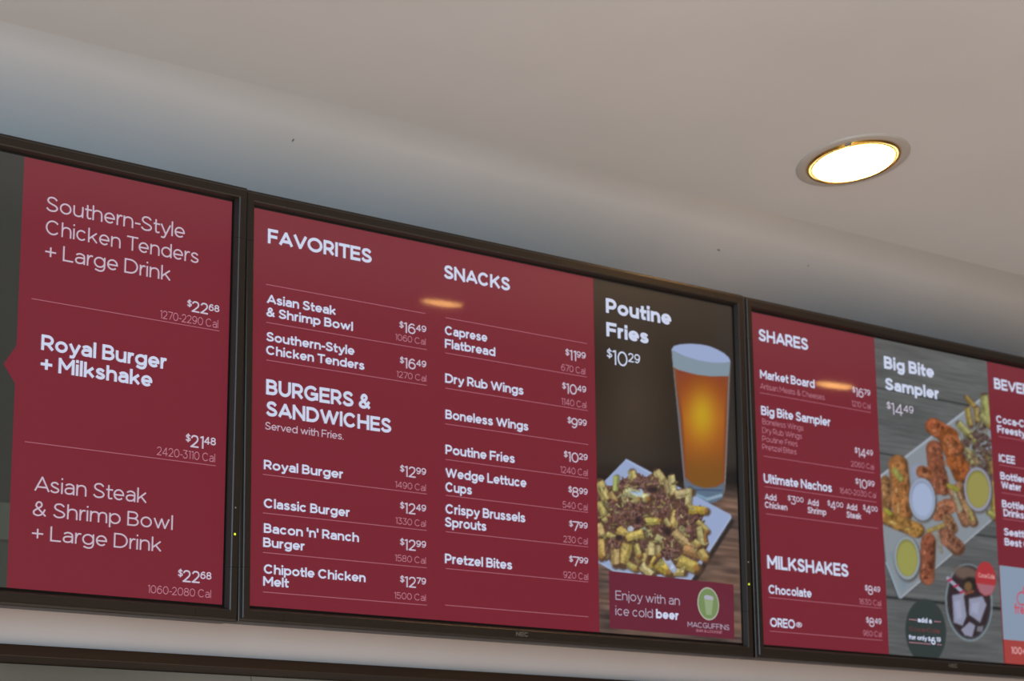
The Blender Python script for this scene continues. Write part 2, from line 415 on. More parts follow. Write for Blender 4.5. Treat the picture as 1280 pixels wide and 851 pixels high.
# ------------------------------------------------------------------ the display bodies
m_bez = noise_color(mat('display_bezel', rough=0.42, spec=0.6), (31, 21, 10), (35, 24, 12), 9, 2)
m_house = mat('display_housing', (18, 17, 16), 0.6)
m_led = mat('status_light', (40, 50, 10), 0.4, emit=(205, 225, 40), estr=1.6)
m_led_off = mat('sensor_lens', (150, 140, 130), 0.2)
m_brand = mat('bezel_lettering', (104, 98, 88), 0.5)
PROF = [(.0036, -.002), (.0036, .0012), (.0064, .0085), (.0078, .0096), (.0178, .0096), (.0190, .0082), (.0192, .0058), (.0222, .0052), (.0232, .0042), (.0232, -.034), (.0036, -.034)]
def bezel_piece(name, stations, par):
    V, F = [], []
    n = len(PROF)
    for bx, bz, dx, dz in stations:
        for d, h in PROF: V.append((bx + d * dx, -h, bz + d * dz))
    for j in range(len(stations) - 1):
        for i in range(n):
            k = (i + 1) % n; F.append((j * n + i, j * n + k, (j + 1) * n + k, (j + 1) * n + i))
    F.append(tuple(range(n))[::-1]); F.append(tuple(len(V) - n + i for i in range(n)))
    o = mesh_obj(name, V, F, m_bez, par)
    return o
CC, SG = .052, .0004
def display(s, label):
    root = empty('menu_display', label, 'screen', BASE @ LOC[s], None)
    root['group'] = 'menu displays in the row above the counter'
    b = .006
    xs = [-b, 0, W, W + b]; zs = [-b, 0, H, H + b]
    V = [(x, 0.0, z) for z in zs for x in xs]; F, I = [], []
    for j in range(3):
        for i in range(3):
            F.append((j * 4 + i, j * 4 + i + 1, j * 4 + i + 5, j * 4 + i + 4)); I.append(0 if (i == 1 and j == 1) else 1)
    scr = mesh_obj('screen_panel', V, F, [M_RED, M_BORDER], root, I)
    SCREEN[s] = scr
    # frame: four rails and four corner pieces with hairline joints
    bezel_piece('bezel_rail', [(CC + SG, H, 0, 1), (W - CC - SG, H, 0, 1)], root)
    bezel_piece('bezel_rail', [(W, H - CC - SG, 1, 0), (W, CC + SG, 1, 0)], root)
    bezel_piece('bezel_rail', [(W - CC - SG, 0, 0, -1), (CC + SG, 0, 0, -1)], root)
    bezel_piece('bezel_rail', [(0, CC + SG, -1, 0), (0, H - CC - SG, -1, 0)], root)
    bezel_piece('bezel_corner', [(W - CC, H, 0, 1), (W, H, 1, 1), (W, H - CC, 1, 0)], root)
    bezel_piece('bezel_corner', [(W, CC, 1, 0), (W, 0, 1, -1), (W - CC, 0, 0, -1)], root)
    bezel_piece('bezel_corner', [(CC, 0, 0, -1), (0, 0, -1, -1), (0, CC, -1, 0)], root)
    bezel_piece('bezel_corner', [(0, H - CC, -1, 0), (0, H, -1, 1), (CC, H, 0, 1)], root)
    box('rear_housing', -.018, W + .018, .0345, .062, -.018, H + .012, m_house, root)
    box('panel_back', -.003, W + .003, .003, .034, -.003, H + .003, m_house, root)
    # status light and sensor on the right rail
    for nm, z, m, r in (('status_light', .098, m_led, .0016), ('light_sensor', .135, m_led_off, .0012)):
        Vc, Fc = [], []
        for ring, (rr, hh) in enumerate(((r, .0094), (r, .0101), (r * .6, .0106), (0.00001, .0108))):
            for i in range(12):
                a = math.pi * i / 6; Vc.append((W + .0118 + rr * math.cos(a), -hh, z + rr * math.sin(a)))
        for j in range(3):
            for i in range(12): k = (i + 1) % 12; Fc.append((j * 12 + i, j * 12 + k, j * 12 + 12 + k, j * 12 + 12 + i))
        mesh_obj(nm, Vc, Fc, m, root)
    V, F, wd = set_text([('NEC', 1, 0, .2)])
    mesh_obj('maker_mark', [(W * .5 + (a - wd / 2) * .0068 * 1.3, -.0099, -.0165 + b2 * .0068) for a, b2 in V], F, m_brand, root)
    return root
display(-1, 'maroon menu screen at the left edge of the row, listing combos with large drinks')
display(0, 'maroon middle menu screen showing a glass of beer and a poutine plate')
display(1, 'maroon menu screen at the right end of the row, with a chicken wing platter')

# ------------------------------------------------------------------ painted pictures shown on the screens (rasterised here, flat on the panel)
class Paint:
    def __init__(s, x0, y0, x1, y1, ss=2):
        s.x0, s.y0, s.ss = x0, y0, ss
        s.w, s.h = int((x1 - x0) * ss), int((y1 - y0) * ss)
        s.img = np.zeros((s.h, s.w, 3)); s.lab = np.zeros((s.h, s.w), int)
        yy, xx = np.mgrid[0:s.h, 0:s.w]; s.X = x0 + (xx + .5) / ss; s.Y = y0 + (yy + .5) / ss
    def win(s, xa, ya, xb, yb):
        i0 = max(0, int((ya - s.y0) * s.ss) - 2); i1 = min(s.h, int((yb - s.y0) * s.ss) + 3)
        j0 = max(0, int((xa - s.x0) * s.ss) - 2); j1 = min(s.w, int((xb - s.x0) * s.ss) + 3)
        return slice(i0, max(i1, i0)), slice(j0, max(j1, j0))
    def put(s, sl, a, col, lab=None):
        if a.size == 0: return
        a = np.clip(a, 0, 1)[..., None]; s.img[sl] = s.img[sl] * (1 - a) + np.asarray(col, float) * a
        if lab is not None: s.lab[sl] = np.where(a[..., 0] > .5, lab, s.lab[sl])
    def poly(s, pts, col, lab=None, soft=.6):
        pts = np.array(pts, float); sl = s.win(*pts.min(0), *pts.max(0)); X, Y = s.X[sl], s.Y[sl]
        ins = np.zeros(X.shape, bool); dist = np.full(X.shape, 1e9)
        n = len(pts)
        for i in range(n):
            (xa, ya), (xb, yb) = pts[i], pts[(i + 1) % n]
            c = ((ya > Y) != (yb > Y)) & (X < (xb - xa) * (Y - ya) / ((yb - ya) if yb != ya else 1e-9) + xa)
            ins ^= c
            t = np.clip(((X - xa) * (xb - xa) + (Y - ya) * (yb - ya)) / ((xb - xa) ** 2 + (yb - ya) ** 2 + 1e-9), 0, 1)
            dist = np.minimum(dist, np.hypot(X - xa - t * (xb - xa), Y - ya - t * (yb - ya)))
        sd = np.where(ins, dist, -dist)
        s.put(sl, .5 + sd / soft, col, lab)
    def cap(s, x0, y0, x1, y1, w, col, lab=None, shade=.0, soft=.8, hi=None):
        r = w / 2; sl = s.win(min(x0, x1) - r, min(y0, y1) - r, max(x0, x1) + r, max(y0, y1) + r); X, Y = s.X[sl], s.Y[sl]
        if X.size == 0: return
        L2 = (x1 - x0) ** 2 + (y1 - y0) ** 2 + 1e-9
        t = np.clip(((X - x0) * (x1 - x0) + (Y - y0) * (y1 - y0)) / L2, 0, 1)
        dx, dy = X - x0 - t * (x1 - x0), Y - y0 - t * (y1 - y0); d = np.hypot(dx, dy)
        c = np.asarray(col, float) * (1 - shade * np.clip((d / r) ** 2, 0, 1) * (1 + .5 * np.clip((dx + dy) / r, -1, 1)))[..., None]
        s.put(sl, .5 + (r - d) / soft, c, lab)
    def ell(s, cx, cy, rx, ry, col, lab=None, soft=.8, sk=.0):
        sl = s.win(cx - rx, cy - ry - abs(sk) * rx, cx + rx, cy + ry + abs(sk) * rx); X, Y = s.X[sl], s.Y[sl]
        q = np.sqrt(((X - cx) / rx) ** 2 + ((Y - cy - sk * (X - cx)) / ry) ** 2)
        s.put(sl, .5 + (1 - q) * min(rx, ry) / soft, col, lab)

def blur(s, n=1):
    for _ in range(n):
        p = np.pad(s.img, ((1, 1), (1, 1), (0, 0)), 'edge')
        s.img = (p[:-2, 1:-1] + p[2:, 1:-1] + p[1:-1, :-2] + p[1:-1, 2:] + 2 * s.img) / 6
def mottle(s, labs, amt, cell, seed):
    n = vnoise(s.img.shape[:2], (s.h / cell, s.w / cell), seed) + .6 * vnoise(s.img.shape[:2], (s.h / cell * 2.3, s.w / cell * 2.3), seed + 1)
    s.img = s.img * (1 + np.isin(s.lab, labs) * (n / .8 - 1) * amt)[..., None]
def vnoise(shape, cells, seed):
    r = np.random.default_rng(seed); g = r.random((int(cells[0]) + 2, int(cells[1]) + 2))
    y = np.linspace(0, cells[0], shape[0], endpoint=False); x = np.linspace(0, cells[1], shape[1], endpoint=False)
    yi, xi = y.astype(int), x.astype(int); fy, fx = y - yi, x - xi
    fy = fy * fy * (3 - 2 * fy); fx = fx * fx * (3 - 2 * fx)
    a = g[np.ix_(yi, xi)]; b = g[np.ix_(yi, xi + 1)]; c = g[np.ix_(yi + 1, xi)]; d = g[np.ix_(yi + 1, xi + 1)]
    return (a * (1 - fx) + b * fx) * (1 - fy)[:, None] + (c * (1 - fx) + d * fx) * fy[:, None]
def sample_uv_noise(U, V, su, sv, seed):
    r = np.random.default_rng(seed); g = r.random((256, 256))
    x = U * su; y = V * sv; xi = np.floor(x).astype(int); yi = np.floor(y).astype(int); fx, fy = x - xi, y - yi
    fx = fx * fx * (3 - 2 * fx); fy = fy * fy * (3 - 2 * fy)
    q = lambda i, j: g[j % 256, i % 256]
    return (q(xi, yi) * (1 - fx) + q(xi + 1, yi) * fx) * (1 - fy) + (q(xi, yi + 1) * (1 - fx) + q(xi + 1, yi + 1) * fx) * fy
def uv_of(s, X, Y):
    d = np.stack([(X - 640) / FPX, (Y - 425.5) / FPX, np.ones_like(X)], -1) @ MC
    Li = np.array(LINV[s]); a = Li[:3, :3] @ CS + Li[:3, 3]; b = d @ Li[:3, :3].T
    t = -a[1] / b[..., 1]
    return a[0] + t * b[..., 0], a[2] + t * b[..., 2]

M_PIC = bpy.data.materials.new('screen_picture'); M_PIC.use_nodes = True
nt = M_PIC.node_tree; pb = nt.nodes['Principled BSDF']
pb.inputs['Base Color'].default_value = (*lin((15, 14, 16)), 1); pb.inputs['Roughness'].default_value = 0.38; pb.inputs['Specular IOR Level'].default_value = 0.8; pb.inputs['Coat Weight'].default_value = 0.9; pb.inputs['Coat Roughness'].default_value = 0.03
at = nt.nodes.new('ShaderNodeAttribute'); at.attribute_name = 'Col'
nt.links.new(at.outputs['Color'], pb.inputs['Emission Color']); pb.inputs['Emission Strength'].default_value = E_GAIN
HAZE = 0.019
def picture(s, pa, u0, u1, names, step=.0014, y=-.0004):
    nu, nv = int((u1 - u0) / step), int(H / step)
    U, V = np.meshgrid(np.linspace(u0, u1, nu + 1), np.linspace(0, H, nv + 1))
    PX, PY = uv_px(s, U, V)
    j = np.clip(((PX - pa.x0) * pa.ss).astype(int), 0, pa.w - 1); i = np.clip(((PY - pa.y0) * pa.ss).astype(int), 0, pa.h - 1)
    colr = np.maximum(lin(pa.img[i, j]) - HAZE, 0.0006); lab = pa.lab[i, j]
    vi = np.arange((nu + 1) * (nv + 1)).reshape(nv + 1, nu + 1)
    Q = np.stack([vi[:-1, :-1], vi[:-1, 1:], vi[1:, 1:], vi[1:, :-1]], -1).reshape(-1, 4)
    ql = lab[:-1, :-1].reshape(-1)
    co = np.stack([U, np.full_like(U, y), V], -1).reshape(-1, 3); cf = np.concatenate([colr, np.ones(colr.shape[:2] + (1,))], -1).reshape(-1, 4)
    for k, (nm, lb) in names.items():
        q = Q[ql == k]
        if len(q) == 0: continue
        used, inv = np.unique(q, return_inverse=True); inv = inv.reshape(-1)
        me = bpy.data.meshes.new(nm); me.vertices.add(len(used)); me.vertices.foreach_set('co', co[used].reshape(-1).astype(np.float32))
        me.loops.add(len(inv)); me.loops.foreach_set('vertex_index', inv.astype(np.int32))
        me.polygons.add(len(q)); me.polygons.foreach_set('loop_start', np.arange(0, len(inv), 4, dtype=np.int32))
        me.update(calc_edges=True); me.validate()
        ca = me.color_attributes.new('Col', 'FLOAT_COLOR', 'POINT'); ca.data.foreach_set('color', cf[used].reshape(-1).astype(np.float32))
        me.materials.append(M_PIC)
        o = bpy.data.objects.new(nm, me); COL.objects.link(o); o.parent = SCREEN[s]
        if lb: o['label'] = lb

# ---- middle screen: beer and poutine on a dark wooden table
pa = Paint(738, 344, 936, 810)
U, V = uv_of(0, pa.X, pa.Y)
bg = np.array([52., 47, 42]) + (sample_uv_noise(U, V, 9, 7, 3)[..., None] - .5) * 14
bg = bg + np.clip(1 - np.hypot((pa.X - 790) / 60, (pa.Y - 505) / 80), 0, 1)[..., None] * np.array([10, 5, 2]) + np.clip((pa.X - 880) / 50, 0, 1)[..., None] * np.array([6, 8, 12])
wv = uv_of(0, np.array(800.), np.array(588.))[1]; wv2 = uv_of(0, np.array(900.), np.array(612.))[1]
t = np.clip((wv - V) / .03, 0, 1)[..., None]
wood = np.array([98., 80, 72]) + (sample_uv_noise(U, V, 24, 260, 5)[..., None] - .5) * np.array([46, 36, 30]) + (sample_uv_noise(U, V, 10, 40, 6)[..., None] - .5) * np.array([40, 26, 16])
pa.img[:] = bg * (1 - t) + wood * t
pa.img *= (1 - .35 * np.exp(-((pa.Y - 598) / 14) ** 2))[..., None]
# glass of beer
gl = [(839, 437), (842, 432.5), (850, 430.3), (863, 429.5), (876, 430.5), (886, 432.5), (896, 436.5), (905, 441.5), (911, 447), (913, 452), (911.5, 500), (909, 560), (906.5, 612), (903, 622), (893, 628), (880, 629), (868, 625), (858, 617), (855, 610), (849, 540), (843, 480)]
pa.poly(gl, (104, 100, 104), 1)
pa.poly([(841, 458.5), (855, 464.5), (872, 468.5), (890, 470.5), (911, 470), (908, 560), (905, 602), (895, 608), (880, 609), (866, 605), (856, 596), (850, 520)], (132, 74, 46), 1)
sl = (slice(None), slice(None))
ins = pa.lab == 1
inn = np.zeros(pa.lab.shape)
q = Paint(738, 344, 936, 810); q.poly([(845, 458), (855, 464.5), (872, 468.5), (890, 470.5), (907, 470), (905, 540), (902, 600), (893, 608), (879, 609), (867, 605), (859, 596), (853, 520)], (1, 1, 1), 1, soft=2.5)
inn = q.img[..., 0]
tt = np.clip((pa.Y - 465) / 145, 0, 1)[..., None]
ks = [(0, (132, 62, 46)), (.18, (150, 72, 34)), (.4, (172, 90, 12)), (.62, (156, 84, 26)), (.82, (128, 82, 28)), (1, (122, 84, 22))]
beer = np.stack([np.interp(tt[..., 0], [k[0] for k in ks], [k[1][c] for k in ks]) for c in range(3)], -1)
g = np.exp(-(((pa.X - 877) / 19) ** 2 + ((pa.Y - 519) / 33) ** 2))[..., None]
beer = beer * (1 - g) + np.array([190, 152, 10]) * g
side = np.clip(np.abs(pa.X - (878 - (pa.Y - 540) * -.03)) / 30, 0, 1)[..., None] ** 3
beer = beer * (1 - .18 * side) + np.array([110, 80, 70]) * .18 * side
pa.img = pa.img * (1 - inn[..., None]) + beer * inn[..., None]
pa.poly([(839.3, 437), (841, 458.5), (847, 462), (858, 465), (872, 468.5), (888, 470.3), (911, 470), (913, 452), (905, 453.5), (890, 453.3), (873, 450.5), (855, 445)], (128, 146, 160), 1)
pa.poly([(839, 437), (842, 432.5), (850, 430.3), (863, 429.5), (876, 430.5), (886, 432.5), (896, 436.5), (905, 441.5), (911, 447), (913, 452), (905, 453.5), (890, 453.3), (873, 450.5), (855, 445)], (152, 168, 206), 1)
pa.poly([(856, 601), (866, 607), (880, 611), (895, 610), (904, 606), (903, 622), (893, 628), (880, 629), (868, 625), (859, 618)], (92, 112, 132), 1)
pa.cap(862, 615, 884, 624, 4, (120, 150, 176), 1); pa.cap(884, 624, 901, 619, 4, (138, 160, 178), 1); pa.cap(868, 612, 902, 613, 2, (70, 84, 112), 1)
pa.cap(842, 462, 856, 604, 1.4, (112, 112, 118), 1); pa.cap(911, 470, 906, 606, 1.4, (122, 116, 116), 1)
# plate
pa.poly([(782.5, 573.2), (913, 643), (914.5, 647), (864, 725), (860, 726), (767, 714.5), (745, 702), (745, 612)], (150, 166, 202), 2)
pa.poly([(865, 725), (915, 648), (918, 652), (869, 729)], (50, 46, 46), None, 3)
pa.cap(783, 575, 868, 622, 1.2, (168, 186, 218), 2); pa.cap(913, 646, 863, 724, 1.6, (160, 176, 204), 2); pa.cap(767, 713.5, 860, 724, 1.5, (160, 170, 196), 2); pa.cap(748, 701, 767, 713.5, 1.5, (160, 174, 206), 2)
food = [(745, 604), (752, 601), (757, 607), (766, 607), (770, 596), (774, 604), (780, 600), (786, 594), (792, 587.5), (800, 595), (808, 596), (815, 592), (822, 588.5), (829, 590), (834, 603), (838, 598), (840, 594), (843, 596), (844, 612), (856, 610), (862, 614), (864, 632), (879, 635), (881, 641), (877, 650), (884, 668), (886, 680), (880, 692), (870, 706), (860, 713), (845, 718), (810, 718), (795, 714), (776, 703), (768, 703), (755, 696), (745, 694)]
pa.poly(food, (96, 72, 62), 3)
fm = Paint(738, 344, 936, 810); fm.poly(food, (1, 1, 1), 1)
R = random.Random(3)
def crumb(n, zone, cols, wl, ll):
    for _ in range(n):
        x, y, = zone(); c = R.choice(cols); j = R.uniform(.82, 1.15); a = R.uniform(0, math.pi); l = R.uniform(*ll)
        pa.cap(x - l * math.cos(a) / 2, y - l * math.sin(a) / 2, x + l * math.cos(a) / 2, y + l * math.sin(a) / 2, R.uniform(*wl), [k * j for k in c], None, .35, 1.0)
MEAT = [(124, 94, 88), (112, 80, 76), (138, 106, 98), (96, 68, 64), (132, 94, 78), (82, 60, 60), (146, 112, 102)]
def infood():
    while True:
        x, y = R.uniform(746, 886), R.uniform(588, 718)
        i, j = int((y - pa.y0) * 2), int((x - pa.x0) * 2)
        if fm.lab[i, j]: return x, y
crumb(420, infood, MEAT, (1.6, 3.8), (2, 7))
FR = [(750, 606, 757, 622, 12.5, (171, 156, 100)), (770, 597, 769, 612, 6.2, (148, 156, 92)), (779, 617, 782, 627, 8.8, (182, 172, 124)), (783, 614, 806, 622, 11.2, (184, 182, 136)), (790, 591, 792, 599, 8.8, (171, 158, 100)), (822, 592, 828, 600, 11.2, (173, 158, 108)), (832, 602, 834, 614, 6.2, (152, 136, 100)), (749, 630, 755, 642, 8.8, (160, 148, 92)), (809, 652, 821, 650, 10.0, (173, 164, 90)), (839, 597, 841, 616, 8.8, (182, 172, 120)), (847, 618, 861, 615, 10.0, (177, 162, 120)), (861, 613, 860, 629, 7.5, (173, 164, 118)), (864, 637, 879, 638, 10.0, (173, 148, 66)), (845, 641, 840, 661, 10.0, (182, 160, 100)), (872, 652, 882, 662, 7.5, (163, 148, 92)), (748, 658, 751, 670, 11.2, (169, 146, 100)), (812, 673, 812, 690, 13.8, (173, 158, 112)), (786, 676, 779, 700, 13.8, (171, 150, 88)), (769, 689, 769, 702, 10.0, (169, 146, 100)), (750, 677, 751, 692, 11.2, (175, 148, 90)), (803, 663, 808, 668, 10.0, (143, 148, 114)), (775, 663, 786, 671, 11.2, (182, 158, 92)), (786, 671, 800, 667, 11.2, (182, 162, 92)), (802, 697, 806, 708, 15.0, (173, 152, 98)), (804, 708, 812, 716, 11.2, (184, 172, 124)), (818, 703, 834, 711, 16.2, (177, 156, 82)), (822, 674, 828, 677, 11.2, (163, 156, 114)), (822, 684, 823, 691, 8.8, (152, 138, 98)), (845, 667, 864, 684, 12.5, (171, 148, 104)), (851, 660, 856, 665, 7.5, (163, 150, 120)), (873, 661, 877, 679, 7.5, (165, 156, 106)), (858, 687, 877, 692, 12.5, (163, 124, 84)), (852, 702, 866, 708, 15.0, (171, 152, 84)), (826, 706, 832, 711, 15.0, (179, 158, 74)), (845, 715, 852, 715, 8.8, (171, 154, 98)), (876, 690, 880, 696, 10.0, (171, 150, 92)), (763, 617, 768, 625, 7.5, (163, 140, 92)), (756, 650, 762, 646, 7, (160, 150, 98)), (790, 628, 797, 624, 6, (158, 146, 100)), (818, 628, 822, 634, 6, (156, 148, 96)), (760, 668, 768, 672, 6, (160, 148, 92)), (795, 682, 798, 692, 8, (164, 152, 94)), (832, 650, 836, 656, 6, (158, 148, 100)), (815, 642, 822, 640, 6, (150, 140, 96)), (866, 675, 872, 680, 7, (162, 150, 96)), (786, 706, 792, 710, 8, (160, 150, 90)), (757, 628, 763, 636, 6, (150, 144, 92))]
def fry(pt, a, b, c, d, w_, cc, lab=None):
    dx, dy = c - a, d - b; l = math.hypot(dx, dy) + 1e-6; dx /= l; dy /= l; nx, ny = -dy, dx; h = w_ / 2
    a -= dx * h * .6; b -= dy * h * .6; c += dx * h * .6; d += dy * h * .6
    J = lambda: R.uniform(-.9, .9)
    pt.cap(a + 1, b + 1.6, c + 1, d + 1.6, w_, (92, 70, 56), lab, .1, 3.5)
    q_ = [(a + nx * h + J(), b + ny * h + J()), (c + nx * h + J(), d + ny * h + J()), (c - nx * h + J(), d - ny * h + J()), (a - nx * h + J(), b - ny * h + J())]
    pt.poly(q_, np.array(cc) * .84, lab, 1.6)
    sgn = 1 if ny < 0 else -1; k1, k2 = sgn * h * .85, -sgn * h * .15
    pt.poly([(a + nx * k1 + J(), b + ny * k1 + J()), (c + nx * k1, d + ny * k1 + J()), (c + nx * k2, d + ny * k2 + J()), (a + nx * k2 + J(), b + ny * k2)], np.array(cc) * 1.07 + 4, lab, 2.2)
    e = R.random()
    if e < .5: pt.ell(c, d, h * .5, h * .5, np.array((150, 112, 62)), lab, 3)
for (a, b, c, d, w_, cc) in FR: fry(pa, a, b, c, d, w_, cc)
pa.ell(788, 661, 4, 3.6, (176, 184, 194)); pa.cap(790, 614, 800, 618, 5, (160, 178, 200)); pa.cap(832, 697, 842, 712, 8, (166, 178, 204), None, .15); pa.cap(800, 612, 803, 615, 3, (160, 178, 200))
pa.cap(881, 667, 882, 681, 2.6, (146, 106, 58))
for (x, y, r) in [(775, 640, 9), (768, 650, 8), (795, 636, 9), (800, 650, 8), (785, 632, 6), (830, 626, 9), (823, 638, 9), (851, 641, 7), (856, 650, 8), (863, 662, 6), (870, 647, 4), (838, 688, 11), (835, 680, 8), (815, 604, 8), (800, 603, 7), (781, 604, 6), (766, 679, 5), (806, 681, 4), (765, 630, 5), (865, 672, 4)]:
    def z(x=x, y=y, r=r):
        a = R.uniform(0, 6.28); q_ = r * math.sqrt(R.random()); return x + q_ * math.cos(a), y + q_ * math.sin(a)
    crumb(int(r * 4.5), z, MEAT, (1.4, 3), (2, 7))
crumb(24, infood, [(98, 108, 78), (120, 128, 96), (92, 84, 66)], (1, 1.8), (1, 3))
crumb(70, infood, [(150, 142, 96), (162, 154, 110), (140, 124, 84)], (1.6, 3.2), (2, 7))
mottle(pa, [3], .16, 6, 21); mottle(pa, [3], .14, 3, 25); blur(pa, 1)
for x, y, w_, h_ in [(816, 612, 8, 3.5), (797, 650, 4, 5), (835, 664, 4, 5), (774, 672, 5, 3.5), (848, 596, 0, 0)]:
    if w_: pa.ell(x, y, w_, h_, (54, 44, 46), None, 3)
blur(pa, 1)
u0 = px_uv(0, 742.6, 351)[0]; u0b = px_uv(0, 748, 780)[0]
picture(0, pa, (u0 + u0b) / 2, W, {0: ('picture_background', 'dark wall and brown wooden table behind the food'), 1: ('beer_picture', 'tall glass of amber beer with white foam'), 2: ('plate_picture', 'white square plate'), 3: ('poutine_picture', 'heap of fries covered in brown shredded meat')})
M_BANNER = screen_mat('screen_banner_maroon', (98, 18, 44))
poly(0, 'promotion_banner', [(760.6, 713.5), (916.6, 730.5), (917.5, 799), (762, 785)], M_BANNER, -.0007, 'maroon banner along the foot of the picture')
T(0, 'H', 127, 620, 390, 38, 'book', 'Enjoy with an', M_LOGO); T(0, 'H', 127, 683, 280, 38, 'book', 'ice cold', M_LOGO); T(0, 'H', 293, 696, 385, 38, 'xbold', 'beer')
m1 = screen_mat('emblem_rim', (160, 165, 150)); m2 = screen_mat('emblem_green', (112, 135, 84)); m3 = screen_mat('emblem_glass', (140, 158, 120)); m4 = screen_mat('emblem_foam', (168, 168, 186))
def ov(cx, cy, rx, ry, m, y, nm): return oval(0, nm, cx, cy, rx, ry, m, y)
ov(884.8, 754.6, 13.6, 20.6, m1, -.0009, 'emblem_ring'); ov(884.8, 754.6, 12.2, 18.6, m2, -.0011, 'emblem_disc')
poly(0, 'emblem_glass', [(879.6, 748), (890.8, 749.5), (888.6, 769), (882, 768)], m3, -.0013)
poly(0, 'emblem_foam', [(879.4, 745), (882, 743.6), (889, 745), (891, 747), (890.6, 750), (879.8, 748.6)], m4, -.0014)
T(0, 'H', 422, 731, 593, 22, 'reg', 'MACGUFFINS', M_LOGO); T(0, 'H', 458, 751, 562, 11, 'reg', 'BAR & LOUNGE', M_DIM)
T(0, 'G', 88, 166, 355, 60, 'xbold', 'Poutine'); T(0, 'G', 90, 262, 262, 58, 'xbold', 'Fries'); P(0, 'G', 92, 374, 228, 60, '10', '29', M_WHITE, .11)

# ---- right screen: wing platter on grey planks
pb_ = Paint(1088, 418, 1262, 836)
U, V = uv_of(1, pb_.X, pb_.Y)
wd = np.array([92., 95, 96]) + (sample_uv_noise(U, V, 12, 300, 11)[..., None] - .5) * 16 + (sample_uv_noise(U, V, 7, 45, 12)[..., None] - .5) * 16 + (sample_uv_noise(U, V, 40, 900, 13)[..., None] - .5) * 12
pb_.img[:] = wd
for (x, y, dk) in [(1150, 495, 46), (1108, 567.6, 40), (1235, 670.3, 40), (1150, 749.5, 40), (1242, 760.5, 46)]:
    sv = px_uv(1, x, y)[1]; rgn = np.ones_like(V)
    if y == 567.6: rgn = (pb_.X < 1130) * 1.
    if y == 495: rgn = (pb_.X < 1215) * 1.
    pb_.img -= (np.exp(-((V - sv) / .0016) ** 2) * dk * rgn)[..., None]
pa = pb_
pa.poly([(1096, 600), (1231, 493), (1240, 490), (1262, 500), (1262, 636), (1244, 646), (1126, 748), (1122, 746), (1107.5, 706), (1101, 640)], (60, 62, 64), None, 5)
pa.poly([(1096, 598), (1231, 493), (1262, 490), (1262, 636), (1244, 646), (1126, 748), (1123, 747), (1107.5, 705), (1101, 640)], (134, 142, 150), 1)
pa.cap(1098, 597, 1232, 494, 3.0, (160, 168, 180), 1); pa.cap(1126, 747, 1245, 645, 2.0, (160, 166, 176), 1); pa.cap(1107.5, 703, 1125, 747, 2.2, (140, 158, 172), 1)
pa.poly([(1112, 690), (1165, 700), (1128, 738)], (120, 136, 150), 1, 6)
WING = [(150, 84, 48), (136, 70, 40), (164, 100, 58), (120, 62, 38), (170, 112, 70)]
def blob(x0, y0, x1, y1, w_, cc, lab=2, n=26):
    w_ *= 1.14; cc = (cc[0] + 6, cc[1] + 12, cc[2] + 16)
    pa.cap(x0 + 1, y0 + 1.5, x1 + 1, y1 + 1.5, w_ + 1, (92, 66, 52), lab, 0, 3.0)
    pa.cap(x0, y0, x1, y1, w_, cc, lab, .32, 1.4)
    for k_ in range(7):
        t1 = k_ / 6; a = R.uniform(0, 6.28); q_ = w_ * R.uniform(.08, .26)
        pa.ell(x0 + (x1 - x0) * t1 + q_ * math.cos(a), y0 + (y1 - y0) * t1 + q_ * math.sin(a), w_ * R.uniform(.3, .46), w_ * R.uniform(.34, .5), np.array(cc) * R.uniform(.85, 1.12), lab, 3)
    for _ in range(n):
        t1 = R.random(); a = R.uniform(0, 6.28); q_ = R.random() * w_ * .42
        x, y = x0 + (x1 - x0) * t1 + q_ * math.cos(a), y0 + (y1 - y0) * t1 + q_ * math.sin(a)
        c = np.array(cc) * R.uniform(.72, 1.25)
        pa.cap(x, y, x + R.uniform(-3, 3), y + R.uniform(-3, 3), R.uniform(1.2, 3.5), c, None, .2, 1.6)
    nx, ny = y1 - y0, x0 - x1; l = math.hypot(nx, ny) + 1e-6; sg = -1 if nx > 0 else 1
    for k_ in range(4):
        t1 = R.random(); x, y = x0 + (x1 - x0) * t1 + sg * nx / l * w_ * .22, y0 + (y1 - y0) * t1 + sg * ny / l * w_ * .22
        pa.cap(x, y, x + (x1 - x0) / 14, y + (y1 - y0) / 14, R.uniform(1.6, 3.2), np.minimum(np.array(cc) * 1.2 + 20, 190), None, .2, 2.4)
        pa.cap(x - sg * nx / l * w_ * .5, y - sg * ny / l * w_ * .5, x - sg * nx / l * w_ * .5 + R.uniform(-2, 2), y - sg * ny / l * w_ * .5 + 3, R.uniform(1.5, 3), np.array(cc) * .62, None, .2, 2.4)
# poutine corner
for (a, b, c, d, w_, cc) in [(1230, 498, 1233, 524, 11, (142, 144, 90)), (1208, 497, 1217, 507, 6, (138, 118, 66)), (1209, 512, 1212, 529, 7, (148, 132, 74)), (1220, 512, 1221, 524, 8, (144, 128, 80)), (1199, 530, 1210, 542, 8, (148, 146, 96)), (1227, 520, 1236, 530, 8, (140, 138, 92)), (1214, 545, 1219, 552, 7, (146, 140, 84)), (1196, 541, 1199, 550, 4, (140, 158, 160)), (1205, 560, 1212, 566, 7, (140, 136, 100)), (1210, 570, 1214, 578, 7, (146, 140, 96)), (1240, 600, 1242, 644, 8, (136, 122, 66)), (1234, 568, 1240, 592, 9, (120, 100, 62)), (1218, 571, 1222, 580, 5, (140, 118, 84)), (1236, 640, 1243, 645, 6, (140, 140, 80))]:
    fry(pa, a, b, c, d, w_, cc, 3)
PM = [(96, 76, 72), (84, 66, 66), (112, 90, 84), (106, 106, 84), (74, 60, 54), (120, 112, 92)]
